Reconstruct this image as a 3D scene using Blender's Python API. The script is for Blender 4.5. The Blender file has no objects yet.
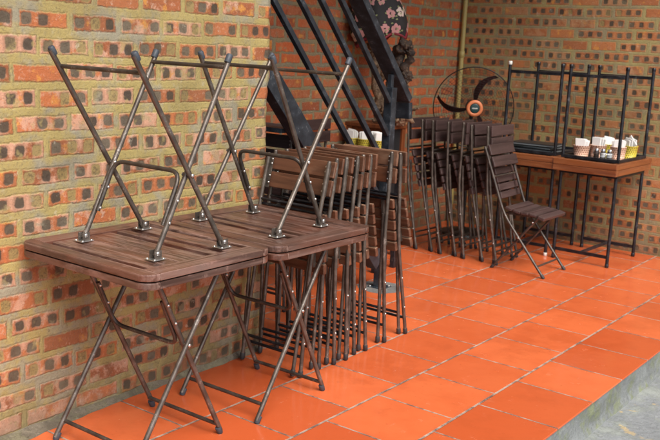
import bpy, bmesh, math, random
from mathutils import Vector, Matrix, noise as mnoise
random.seed(7)
S = bpy.context.scene
COL = S.collection
PI = math.pi
R_ = math.radians

# ------------------------------------------------------------------ node helper
class G:
    """small expression builder over shader nodes"""
    def __init__(self, name):
        self.m = bpy.data.materials.new(name)
        self.m.use_nodes = True
        self.t = self.m.node_tree
        self.t.nodes.clear()
        self.out = self.t.nodes.new('ShaderNodeOutputMaterial')
        self.b = self.t.nodes.new('ShaderNodeBsdfPrincipled')
        self.t.links.new(self.b.outputs[0], self.out.inputs[0])
        self.tc = self.t.nodes.new('ShaderNodeTexCoord')
        self.obj = self.tc.outputs['Object']
        self.rnd = self.t.nodes.new('ShaderNodeObjectInfo').outputs['Random']
    def put(self, sock, v):
        if isinstance(v, bpy.types.NodeSocket):
            self.t.links.new(v, sock)
        elif isinstance(v, (tuple, list)):
            sock.default_value = tuple(v) + (1,) if (len(v) == 3 and sock.type == 'RGBA') else v
        else:
            sock.default_value = v
    def f(self, op, a, b=None, c=None, clamp=False):
        n = self.t.nodes.new('ShaderNodeMath'); n.operation = op; n.use_clamp = clamp
        self.put(n.inputs[0], a)
        if b is not None: self.put(n.inputs[1], b)
        if c is not None: self.put(n.inputs[2], c)
        return n.outputs[0]
    def add(self, a, b): return self.f('ADD', a, b)
    def sub(self, a, b): return self.f('SUBTRACT', a, b)
    def mul(self, a, b): return self.f('MULTIPLY', a, b)
    def div(self, a, b): return self.f('DIVIDE', a, b)
    def floor(self, a): return self.f('FLOOR', a)
    def abs(self, a): return self.f('ABSOLUTE', a)
    def mn(self, a, b): return self.f('MINIMUM', a, b)
    def mx(self, a, b): return self.f('MAXIMUM', a, b)
    def inv(self, a): return self.f('SUBTRACT', 1.0, a)
    def ss(self, v, lo, hi, o0=0.0, o1=1.0):
        n = self.t.nodes.new('ShaderNodeMapRange'); n.interpolation_type = 'SMOOTHSTEP'
        self.put(n.inputs[0], v); self.put(n.inputs[1], lo); self.put(n.inputs[2], hi)
        self.put(n.inputs[3], o0); self.put(n.inputs[4], o1)
        return n.outputs[0]
    def xyz(self, v=None):
        n = self.t.nodes.new('ShaderNodeSeparateXYZ'); self.put(n.inputs[0], v or self.obj)
        return n.outputs[0], n.outputs[1], n.outputs[2]
    def vec(self, x, y, z=0.0):
        n = self.t.nodes.new('ShaderNodeCombineXYZ')
        self.put(n.inputs[0], x); self.put(n.inputs[1], y); self.put(n.inputs[2], z)
        return n.outputs[0]
    def vadd(self, a, b):
        n = self.t.nodes.new('ShaderNodeVectorMath'); n.operation = 'ADD'
        self.put(n.inputs[0], a); self.put(n.inputs[1], b); return n.outputs[0]
    def vmul(self, a, b):
        n = self.t.nodes.new('ShaderNodeVectorMath'); n.operation = 'MULTIPLY'
        self.put(n.inputs[0], a); self.put(n.inputs[1], b); return n.outputs[0]
    def noise(self, v, scale, detail=3.0, rough=0.55):
        n = self.t.nodes.new('ShaderNodeTexNoise')
        self.put(n.inputs['Vector'], v); n.inputs['Scale'].default_value = scale
        n.inputs['Detail'].default_value = detail; n.inputs['Roughness'].default_value = rough
        return n.outputs[0]
    def white(self, v):
        n = self.t.nodes.new('ShaderNodeTexWhiteNoise'); n.noise_dimensions = '3D'
        self.put(n.inputs['Vector'], v)
        s = self.t.nodes.new('ShaderNodeSeparateColor'); self.t.links.new(n.outputs[1], s.inputs[0])
        return s.outputs[0], s.outputs[1], s.outputs[2]
    def mix(self, fac, a, b):
        n = self.t.nodes.new('ShaderNodeMix'); n.data_type = 'RGBA'
        self.put(n.inputs[0], fac)
        for s, v in ((n.inputs[6], a), (n.inputs[7], b)):
            if isinstance(v, (tuple, list)): s.default_value = tuple(v)[:3] + (1,)
            else: self.t.links.new(v, s)
        return n.outputs[2]
    def bump(self, h, dist=0.01, strength=1.0):
        n = self.t.nodes.new('ShaderNodeBump')
        n.inputs['Strength'].default_value = strength; n.inputs['Distance'].default_value = dist
        self.put(n.inputs['Height'], h); self.t.links.new(n.outputs[0], self.b.inputs['Normal'])
    def done(self, col, rough=0.5, metal=0.0, spec=None, coat=None):
        for k, v in (('Base Color', col), ('Roughness', rough), ('Metallic', metal)):
            s = self.b.inputs[k]
            if isinstance(v, (tuple, list)): s.default_value = tuple(v)[:3] + (1,)
            elif isinstance(v, bpy.types.NodeSocket): self.t.links.new(v, s)
            else: s.default_value = v
        if spec is not None: self.b.inputs['Specular IOR Level'].default_value = spec
        if coat is not None:
            self.b.inputs['Coat Weight'].default_value = coat
            self.b.inputs['Coat Roughness'].default_value = 0.12
        return self.m

# ------------------------------------------------------------------ materials
def brick_mat(name, holes, bl=.212, bh=.056, pl=.243, ph=.0875, warm=0.0, seed=0.0,
              brick_a=(.55,.15,.05), brick_b=(.62,.28,.17), brick_c=(.36,.09,.035),
              mort_a=(.43,.33,.10), mort_b=(.27,.255,.20), rough_edge=.010, greyness=.55, pale=.35, smear=.5, holefill=0.3, hsp=.083, hwd=.0195, hht=.0175, joint_shade_amt=.35, relief=.9):
    g = G(name)
    P = g.obj
    x, y, z = g.xyz(P)
    d1 = g.sub(g.noise(P, 11, 2), .5); d2 = g.sub(g.noise(g.vadd(P, (7.3, 2.1, 5.5)), 11, 2), .5)
    e1 = g.sub(g.noise(P, 55, 2), .5); e2 = g.sub(g.noise(g.vadd(P, (3.3, 9.1, 1.5)), 55, 2), .5)
    u = g.add(g.add(g.add(x, y), g.mul(d1, rough_edge * 1.3)), g.mul(e1, rough_edge * .9))
    v = g.add(g.add(z, g.mul(d2, rough_edge * 1.5)), g.mul(e2, rough_edge * .9))
    u = g.add(u, 40.0 + seed); v = g.add(v, 10 * ph)
    row = g.floor(g.div(v, ph)); fv = g.sub(v, g.mul(row, ph))
    rr, rg, rb = g.white(g.vec(row, 3.7 + seed, 1.1))
    half = g.f('MODULO', row, 2.0)
    u2 = g.add(g.add(u, g.mul(half, pl * .5)), g.mul(rr, .07))
    col = g.floor(g.div(u2, pl)); fu = g.sub(u2, g.mul(col, pl))
    r1, r2, r3 = g.white(g.vec(col, row, seed + .5))
    r4, r5, r6 = g.white(g.vec(col, row, seed + 8.5))
    blv = g.add(bl, g.mul(g.sub(r4, .6), .022))
    bhv = g.add(bh, g.mul(g.sub(r5, .5), .010))
    fvo = g.add(g.sub(fv, ph * .5), g.mul(g.sub(r6, .5), .010))
    fuo = g.sub(fu, pl * .5)
    du = g.sub(g.mul(blv, .5), g.abs(fuo)); dv = g.sub(g.mul(bhv, .5), g.abs(fvo))
    d = g.mn(du, dv)
    mask = g.ss(g.add(d, g.mul(g.sub(g.noise(P, 80, 3, .7), .5), .017)), -.0050, .0055)
    # brick colour
    n1 = g.noise(P, 24, 4, .65); n2 = g.noise(P, 6, 3); n3 = g.noise(g.vadd(P, (1.7, 4.4, 9.9)), 70, 3, .7)
    c = g.mix(g.ss(r1, .2, .8), brick_a, brick_c)
    npz = g.noise(g.vadd(P, (6.6, 2.2, 4.4)), 15, 4, .65)
    c = g.mix(g.mul(g.ss(g.add(npz, g.mul(g.sub(r2, .5), .34)), .46, .62), min(1, pale + .45)), c, brick_b)
    c = g.mix(g.mul(g.ss(g.noise(g.vadd(P, (1.6, 7.2, 3.4)), 19, 4, .65), .60, .70), pale), c, (.70, .52, .40))
    c = g.mix(g.mul(g.ss(g.noise(g.vadd(P, (9.6, 1.2, 6.4)), 13, 4, .65), .56, .68), .75), c, (.66, .30, .06))
    c = g.mix(g.mul(g.ss(n3, .55, .8), .35), c, (.75, .55, .42))           # chipped pale specks
    c = g.mix(g.mul(g.ss(n1, .62, .8), .5), c, (.25, .075, .035))
    # mortar colour
    m = g.mix(g.ss(g.add(n2, g.mul(g.noise(P, 30, 3), .35)), greyness, greyness + .25), mort_a, mort_b)
    m = g.mix(g.mul(g.ss(n3, .5, .75), .45), m, (.17, .15, .10))
    m = g.mix(g.mul(g.ss(n1, .58, .75), .4), m, (.52, .47, .33))
    hm = None
    if holes:
        cell = hsp
        hx = g.add(fuo, hsp * 1.5)
        hi = g.floor(g.div(hx, cell))
        hf = g.abs(g.sub(g.sub(hx, g.mul(hi, cell)), cell * .5))
        q1, q2, q3 = g.white(g.vec(g.add(g.mul(col, 3.0), hi), row, seed + 3.1))
        hw = g.add(hwd, g.mul(q1, .005)); hh = g.add(hht, g.mul(q2, .005))
        a = g.div(hf, hw); bq = g.div(g.abs(fvo), hh)
        rad = g.f('POWER', g.add(g.f('POWER', a, 4.0), g.f('POWER', bq, 4.0)), .25)
        rad = g.add(rad, g.mul(g.sub(n3, .5), .25)); rad = g.add(rad, g.mul(g.sub(n1, .5), .5)); hm = g.inv(g.ss(rad, .74, 1.14))
        has = g.mul(g.ss(r3, .10, .12), g.ss(q3, .06, .08))
        hm = g.mul(g.mul(hm, has), mask)
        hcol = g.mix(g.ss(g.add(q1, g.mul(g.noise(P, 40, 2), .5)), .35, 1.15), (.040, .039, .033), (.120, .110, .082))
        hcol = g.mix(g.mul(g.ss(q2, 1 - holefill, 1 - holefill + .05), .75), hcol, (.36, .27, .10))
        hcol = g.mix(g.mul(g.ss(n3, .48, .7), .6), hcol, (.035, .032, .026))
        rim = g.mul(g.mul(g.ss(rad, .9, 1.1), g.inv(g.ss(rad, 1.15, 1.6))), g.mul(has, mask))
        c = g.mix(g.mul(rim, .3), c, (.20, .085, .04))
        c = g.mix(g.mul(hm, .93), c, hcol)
    # mortar smeared over some bricks
    sm = g.mul(g.ss(g.add(g.noise(g.vadd(P, (5.1, 1.2, 8.8)), 16, 3), g.mul(g.sub(r2, .5), .22)), .60, .72), smear)
    c = g.mix(sm, c, m)
    colr = g.mix(mask, m, c)
    joint_shade = g.mul(g.ss(d, -.0085, -.0025), g.ss(d, -.0015, .0035, 1, 0))  # joint shadow painted dark along brick edges, also cut into the bump
    colr = g.mix(g.mul(joint_shade, g.mul(g.ss(g.noise(g.vadd(P, (3.7, 5.1, 8.3)), 9, 4, .7), .47, .62), joint_shade_amt)), colr, (.075, .050, .030))
    big = g.ss(g.noise(P, 2.2, 3), .3, .75)
    colr = g.mix(g.mul(big, .30), colr, (.15, .115, .06))
    spk = g.noise(g.vadd(P, (2.2, 8.1, 3.3)), 130, 3, .75)
    colr = g.mix(g.mul(g.ss(spk, .56, .70), .45), colr, (.09, .07, .045))
    colr = g.mix(g.mul(g.ss(g.noise(g.vadd(P, (7.7, 3.1, 1.3)), 34, 4, .7), .60, .72), .40), colr, (.10, .075, .045))
    colr = g.mix(g.mul(g.ss(g.noise(g.vadd(P, (4.7, 6.1, 2.3)), 21, 4, .7), .62, .74), .45), colr, (.58, .52, .40))                   # grime clouds
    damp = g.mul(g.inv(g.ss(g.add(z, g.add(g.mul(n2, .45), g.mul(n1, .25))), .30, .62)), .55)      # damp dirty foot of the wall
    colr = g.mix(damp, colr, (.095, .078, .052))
    h = g.add(g.mul(mask, .16), g.mul(g.noise(P, 90, 5, .75), .55))
    h = g.sub(g.add(h, g.mul(n1, .5)), g.mul(joint_shade, .22))
    if hm is not None: h = g.sub(h, g.mul(hm, .32))
    g.bump(h, .009, relief)
    return g.done(colr, .88, 0, .25)

def tile_mat():
    g = G('terracotta_tiles')
    P = g.obj; x, y, z = g.xyz(P)
    T = .40
    w1 = g.mul(g.sub(g.noise(P, 38, 3, .7), .5), .006)
    rx = g.div(g.mul(x, -1.0), T); row = g.floor(rx)                     # row 0 between x=-.4 and 0
    fx = g.mul(g.sub(rx, row), T)
    off = g.add(.5 + .433 , g.mul(row, .433))
    ry = g.sub(g.div(y, T), off); cl = g.floor(ry); fy = g.mul(g.sub(ry, cl), T)
    r1, r2, r3 = g.white(g.vec(row, cl, 2.2))
    q1, q2, q3 = g.white(g.vec(row, 5.0, 2.2))
    dx = g.mn(fx, g.sub(T, fx)); dy = g.mn(fy, g.sub(T, fy))
    jx = g.ss(g.add(dx, w1), .0046, .0070, 1, 0); jy = g.ss(g.add(dy, w1), .0032, .0056, 1, 0)
    grout = g.mx(jx, jy)
    n1 = g.noise(P, 5, 4); n2 = g.noise(P, 45, 4, .65); n3 = g.noise(g.vadd(P, (4.1, 8.2, .3)), 14, 4, .6)
    c = g.mix(r1, (.47, .088, .026), (.64, .145, .048))
    c = g.mix(g.mul(g.ss(n1, .35, .7), .35), c, (.48, .085, .023))
    c = g.mix(g.mul(g.ss(n3, .62, .78), .10), c, (.75, .42, .26))           # faint lime scuffs
    c = g.mix(g.mul(g.ss(n2, .62, .72), .45), c, (.34, .06, .018))
    st = g.noise(g.vadd(P, (7.3, 2.2, .3)), 2.3, 5, .7)
    c = g.mix(g.mul(g.ss(st, .52, .64), .24), c, (.34, .062, .018))          # damp, dirty patches
    c = g.mix(g.mul(g.mul(g.ss(g.mn(dx, dy), 0, .03, 1, 0), g.ss(n3, .45, .62)), .35), c, (.34, .10, .05))
    c = g.mix(g.mul(g.ss(g.noise(g.vmul(P, (1, .35, 1)), 26, 5, .75), .63, .72), .16), c, (.70, .48, .36))
    gc = g.mix(g.ss(n3, .40, .62), (.37, .27, .21), (.13, .085, .065))
    gc = g.mix(g.mul(g.ss(n2, .5, .7), .6), gc, (.54, .45, .38))
    c = g.mix(grout, c, gc)
    rough = g.add(g.mul(n1, .16), g.add(.09, g.mul(grout, .5)))
    rough = g.sub(g.add(rough, g.mul(g.ss(n3, .5, .75), .12)), g.mul(g.ss(st, .50, .66), .07))
    tilt = g.add(g.mul(g.mul(fx, g.sub(r2, .5)), .020), g.mul(g.mul(fy, g.sub(r3, .5)), .020))
    h = g.add(g.sub(g.mul(g.inv(grout), .0022), 0), tilt)
    h = g.add(h, g.mul(g.noise(P, 9, 2), .0022)); h = g.add(h, g.mul(g.noise(P, 120, 2), .00012))
    g.bump(h, 1.0, .8)
    return g.done(c, rough, 0, .5)

def concrete_mat(name, a, b, moss=0.0, spots=0.0, rough=.8, streak=False):
    g = G(name); P = g.obj
    Q = g.vmul(P, (1, 1, .8)) if streak else P
    n4 = g.noise(P, 95, 5, .75); n5 = g.noise(g.vadd(P, (6, 2, 9)), 44, 5, .75)
    n1 = g.noise(Q, 3.5, 5, .65); n2 = g.noise(Q, 26, 5, .7); n3 = g.noise(g.vadd(Q, (3, 7, 1)), 8, 5, .65)
    c = g.mix(g.ss(g.add(g.mul(n1, .6), g.mul(n2, .4)), .35, .66), a, b)
    c = g.mix(g.mul(g.ss(n2, .55, .72), .55), c, tuple(k * .38 for k in a))
    c = g.mix(g.mul(g.ss(n3, .55, .68), .5), c, tuple(min(1, k * 1.35) for k in b))
    c = g.mix(g.mul(g.ss(n4, .54, .68), .55), c, tuple(k * .3 for k in a))
    c = g.mix(g.mul(g.ss(n5, .58, .70), .45), c, tuple(min(1, k * 1.5) for k in b))
    if moss: c = g.mix(g.mul(g.ss(g.add(n3, g.mul(g.noise(P, 60, 3), .25)), .58, .78), moss), c, (.16, .19, .05))
    if spots:
        s = g.mul(g.ss(g.noise(g.vadd(P, (9.2, 4, 2)), 5.5, 3), .60, .64), g.ss(n2, .40, .55))
        c = g.mix(g.mul(s, spots), c, (.62, .42, .12))
    g.bump(g.add(g.add(g.mul(n2, .7), g.mul(n3, .8)), g.mul(n4, .35)), .014, .9)
    return g.done(c, g.add(rough - .15, g.mul(n3, .3)), 0, .4)

def wood_mat(name, axis, dark, mid, light, wear=.3, rough=.5, wear_gloss_col=(.42, .27, .18), scale=1.0, coat=None, red=None, top=0.0):
    g = G(name)
    P = g.vadd(g.obj, g.vmul(g.vec(g.rnd, g.rnd, g.rnd), (13.1, 7.7, 5.3)))
    st = {'x': (1.1, 38, 20), 'y': (38, 1.1, 20), 'z': (38, 38, 1.1)}[axis]
    st = tuple(k * scale for k in st)
    Q = g.vmul(P, st)
    n1 = g.noise(Q, 1.0, 4, .55); n2 = g.noise(Q, 3.6, 4, .6); n3 = g.noise(P, 7, 4, .6); n4 = g.noise(g.vmul(Q, (5, 1.7, 1.7)), 1.0, 4, .65)
    c = g.mix(g.ss(n1, .32, .62), dark, mid)
    c = g.mix(g.mul(g.ss(n2, .5, .75), .6), c, light)
    if red: c = g.mix(g.mul(g.ss(g.noise(g.vadd(P, (2, 5, 8)), 4, 3), .45, .62), .55), c, red)
    geo = g.t.nodes.new('ShaderNodeNewGeometry')
    edge = g.ss(geo.outputs['Pointiness'], .52, .60)
    n5 = g.noise(g.vmul(Q, (1.8, .30, .30)), 1.0, 4, .6)
    w = g.mx(g.mul(g.ss(g.add(g.mul(n5, .8), g.mul(n4, .2)), .56, .68), .8), g.mul(edge, g.ss(n4, .42, .6)))
    c = g.mix(g.mul(w, wear), c, wear_gloss_col)
    c = g.mix(g.mul(g.ss(g.noise(g.vadd(g.vmul(Q, (1.5, .5, .5)), (8, 1, 3)), 1.0, 4), .56, .70), .6), c, tuple(k * .45 for k in dark))
    if top < 0:
        # pale bare patches worn through on the underside boards
        pz = g.noise(g.vadd(g.vmul(P, (6, 17, 17)), (4, 4, 4)), 1.0, 5, .7)
        c = g.mix(g.mul(g.ss(pz, .55, .66), -top), c, (.40, .24, .20))
        pd = g.noise(g.vadd(g.vmul(P, (8, 8, 8)), (1, 7, 4)), 1.0, 5, .75)
        c = g.mix(g.mul(g.ss(pd, .58, .70), .5), c, (.03, .017, .014))
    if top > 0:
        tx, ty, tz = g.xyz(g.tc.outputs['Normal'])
        c = g.mix(g.mul(g.ss(tz, .75, .92), g.mul(g.ss(n4, .40, .58), top)), c, wear_gloss_col)  # worn tan plus painted gloss highlights on upward faces
    c = g.mix(g.mul(g.f('FRACT', g.mul(g.rnd, 7.3)), .38), c, tuple(k * .40 for k in mid))
    g.bump(g.add(n1, g.add(g.mul(n2, .4), g.mul(n4, .12))), .0016, .7)
    return g.done(c, g.add(rough - .1, g.mul(n3, .28)), 0, .45, coat)

def metal_mat(name, base, base2, metal=.55, rough=.36, chips=None):
    g = G(name)
    P = g.vadd(g.obj, g.vmul(g.vec(g.rnd, g.rnd, g.rnd), (3.1, 7.7, 5.3)))
    n1 = g.noise(P, 18, 4, .6); n2 = g.noise(P, 120, 3, .7)
    c = g.mix(g.ss(n1, .35, .65), base, base2)
    if chips: c = g.mix(g.mul(g.ss(g.add(g.mul(n1, .5), g.mul(n2, .5)), .58, .64), .8), c, chips)
    g.bump(n2, .0006, .5)
    return g.done(c, g.add(rough - .1, g.mul(n1, .25)), metal, .5)

def plain(name, c, rough=.5, metal=0.0, var=.25):
    g = G(name); n = g.noise(g.obj, 25, 3)
    return g.done(g.mix(g.mul(n, var * 2), c, tuple(k * .55 for k in c)), rough, metal)

def weave_mat(name, a, hole):
    g = G(name); x, y, z = g.xyz()
    ang = g.f('ARCTAN2', y, x); u = g.mul(ang, 20 / (2 * PI)); v = g.div(z, .0155)
    r = g.floor(v); h = g.mul(g.f('MODULO', r, 2.0), .5)
    fu = g.f('FRACT', g.add(g.add(u, h), 50.0)); fv = g.f('FRACT', g.add(v, 50.0))
    hm = g.mul(g.mul(g.ss(fu, .20, .30), g.ss(fu, .70, .80, 1, 0)), g.mul(g.ss(fv, .25, .35), g.ss(fv, .72, .82, 1, 0)))
    n = g.noise(g.obj, 60, 2)
    c = g.mix(g.mul(n, .4), a, tuple(k * .7 for k in a))
    c = g.mix(hm, c, hole)
    g.bump(g.inv(hm), .002, .8)
    return g.done(c, .45)

M = {}
PHF = .0985
M['brick_front'] = brick_mat('hollow_brick_front', True, seed=0.0, smear=.6, pale=.55, rough_edge=.009, bl=.216, bh=.060, pl=.240, ph=PHF, greyness=.60, hsp=.0755, joint_shade_amt=.38, relief=.75,
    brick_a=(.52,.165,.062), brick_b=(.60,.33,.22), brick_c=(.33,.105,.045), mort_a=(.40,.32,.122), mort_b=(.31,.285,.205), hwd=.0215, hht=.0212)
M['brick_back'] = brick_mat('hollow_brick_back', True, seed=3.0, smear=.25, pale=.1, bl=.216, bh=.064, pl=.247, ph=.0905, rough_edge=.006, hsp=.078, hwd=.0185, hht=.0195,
    brick_a=(.47,.175,.065), brick_b=(.50,.28,.14), brick_c=(.36,.125,.050), mort_a=(.36,.30,.125), mort_b=(.28,.24,.14), holefill=.1, joint_shade_amt=.12, relief=.5)
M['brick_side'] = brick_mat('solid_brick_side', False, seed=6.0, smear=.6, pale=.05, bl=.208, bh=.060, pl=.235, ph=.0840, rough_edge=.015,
    brick_a=(.50,.115,.036), brick_b=(.48,.18,.085), brick_c=(.32,.075,.030), mort_a=(.27,.225,.12), mort_b=(.22,.20,.14), joint_shade_amt=.3)
M['tiles'] = tile_mat()
M['street'] = concrete_mat('street_concrete', (.18,.195,.20), (.29,.31,.315), .2, .45, .62)
M['kerb'] = concrete_mat('kerb_concrete', (.14,.152,.152), (.24,.262,.262), .6, 0, .85, True)
M['mortar'] = concrete_mat('wall_foot_mortar', (.10,.085,.062), (.23,.195,.145), .2, 0, .9)
M['cement'] = concrete_mat('cement_pad', (.12,.12,.115), (.20,.20,.195), 0, 0, .85)
TW = dict(dark=(.046,.023,.017), mid=(.100,.048,.033), light=(.165,.090,.066), wear=.75, rough=.30, wear_gloss_col=(.31,.205,.17), red=(.150,.052,.030), top=-.28)
M['table_x'] = wood_mat('weathered_table_wood', 'x', **TW)
M['table_y'] = wood_mat('weathered_table_wood_cross', 'y', **TW)
CW = dict(dark=(.058,.024,.014), mid=(.118,.050,.028), light=(.19,.088,.050), wear=.34, rough=.34, wear_gloss_col=(.40,.27,.18), red=(.155,.052,.024))
M['chair'] = wood_mat('brown_chair_wood', 'x', top=.6, **CW)
DW = dict(dark=(.032,.019,.018), mid=(.062,.037,.035), light=(.105,.068,.064), wear=.22, rough=.42, wear_gloss_col=(.20,.15,.13))
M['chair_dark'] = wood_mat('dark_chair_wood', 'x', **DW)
M['deck_x'] = wood_mat('varnished_orange_wood', 'x', (.15,.042,.014), (.27,.085,.026), (.38,.15,.055), .12, .34, coat=.3)
M['deck_y'] = wood_mat('varnished_orange_wood_cross', 'y', (.15,.042,.014), (.27,.085,.026), (.38,.15,.055), .12, .34, coat=.3)
M['orange_z'] = wood_mat('stand_wood', 'z', (.10,.026,.008), (.18,.050,.014), (.23,.08,.028), .1, .35)
M['bronze'] = metal_mat('bronze_painted_steel', (.084,.069,.058), (.150,.127,.108), .55, .34, (.34,.31,.28))
M['bronze_dark'] = metal_mat('dark_bronze_steel', (.052,.044,.039), (.092,.077,.065), .5, .36, (.22,.19,.17))
M['blacksteel'] = metal_mat('black_steel', (.012,.013,.016), (.026,.028,.034), .35, .35, (.12,.12,.13))
M['stairsteel'] = metal_mat('blue_black_steel', (.020,.027,.036), (.038,.050,.064), .35, .40, (.16,.18,.20))
M['rubber'] = plain('rubber_cap', (.045,.055,.070), .55)
M['rubber_dark'] = plain('rubber_cap_dark', (.028,.028,.030), .6)
M['zinc'] = plain('zinc_bolt', (.62,.62,.60), .28, .9, .1)
M['whitecap'] = plain('white_plastic_cap', (.75,.75,.70), .5)
M['pvc'] = plain('yellow_pipe_paint', (.40,.32,.11), .5)
M['paper'] = plain('white_napkin_paper', (.82,.82,.80), .85, 0, .05)
M['basket_o'] = weave_mat('peach_weave', (.80,.50,.36), (.20,.05,.02))
M['basket_y'] = weave_mat('yellow_weave', (.74,.60,.07), (.10,.08,.02))
M['menu'] = plain('black_menu_cover', (.018,.020,.022), .38)
M['menupage'] = plain('menu_pages', (.30,.33,.33), .6)
M['glass'] = plain('dark_sauce_glass', (.05,.035,.03), .08)
M['label'] = plain('pale_jar_paper', (.70,.72,.72), .5)
M['chrome'] = plain('chrome_wire', (.70,.71,.72), .18, 1.0, .1)
M['fanring'] = plain('orange_fan_badge', (.72,.22,.085), .45)
M['fanhub'] = plain('dark_green_fan_badge', (.010,.045,.045), .4)
M['fanblade'] = plain('dark_red_fan_blade', (.038,.008,.009), .55)
M['fanwire'] = plain('black_fan_wire', (.014,.014,.015), .45, .3)
M['petal'] = plain('pink_petal_print', (.52,.25,.24), .8)
M['petal_w'] = plain('pale_petal_print', (.60,.47,.41), .8)
M['leafprint'] = plain('olive_leaf_print', (.24,.27,.12), .8)
M['redtrim'] = plain('dark_red_trim', (.20,.012,.022), .7)
M['shade'] = plain('black_shade_cloth', (.014,.013,.014), .75)
def drift():
    g = G('driftwood'); P = g.obj
    n1 = g.noise(P, 14, 5, .7); n2 = g.noise(P, 50, 4, .7)
    c = g.mix(g.ss(n1, .4, .62), (.016,.011,.009), (.055,.034,.022))
    c = g.mix(g.mul(g.ss(n2, .52, .68), .8), c, (.17,.105,.06))
    g.bump(g.add(n1, g.mul(n2, .6)), .02, 1)
    return g.done(c, .7)
M['drift'] = drift()
def drift2():
    g = G('pale_driftwood'); P = g.obj
    n1 = g.noise(P, 16, 5, .7); n2 = g.noise(P, 60, 4, .7)
    c = g.mix(g.ss(n1, .4, .62), (.10,.06,.035), (.25,.16,.095))
    c = g.mix(g.mul(g.ss(n2, .52, .68), .6), c, (.36,.27,.18))
    g.bump(g.add(n1, g.mul(n2, .6)), .02, 1)
    return g.done(c, .75)
M['drift_pale'] = drift2()

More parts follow.
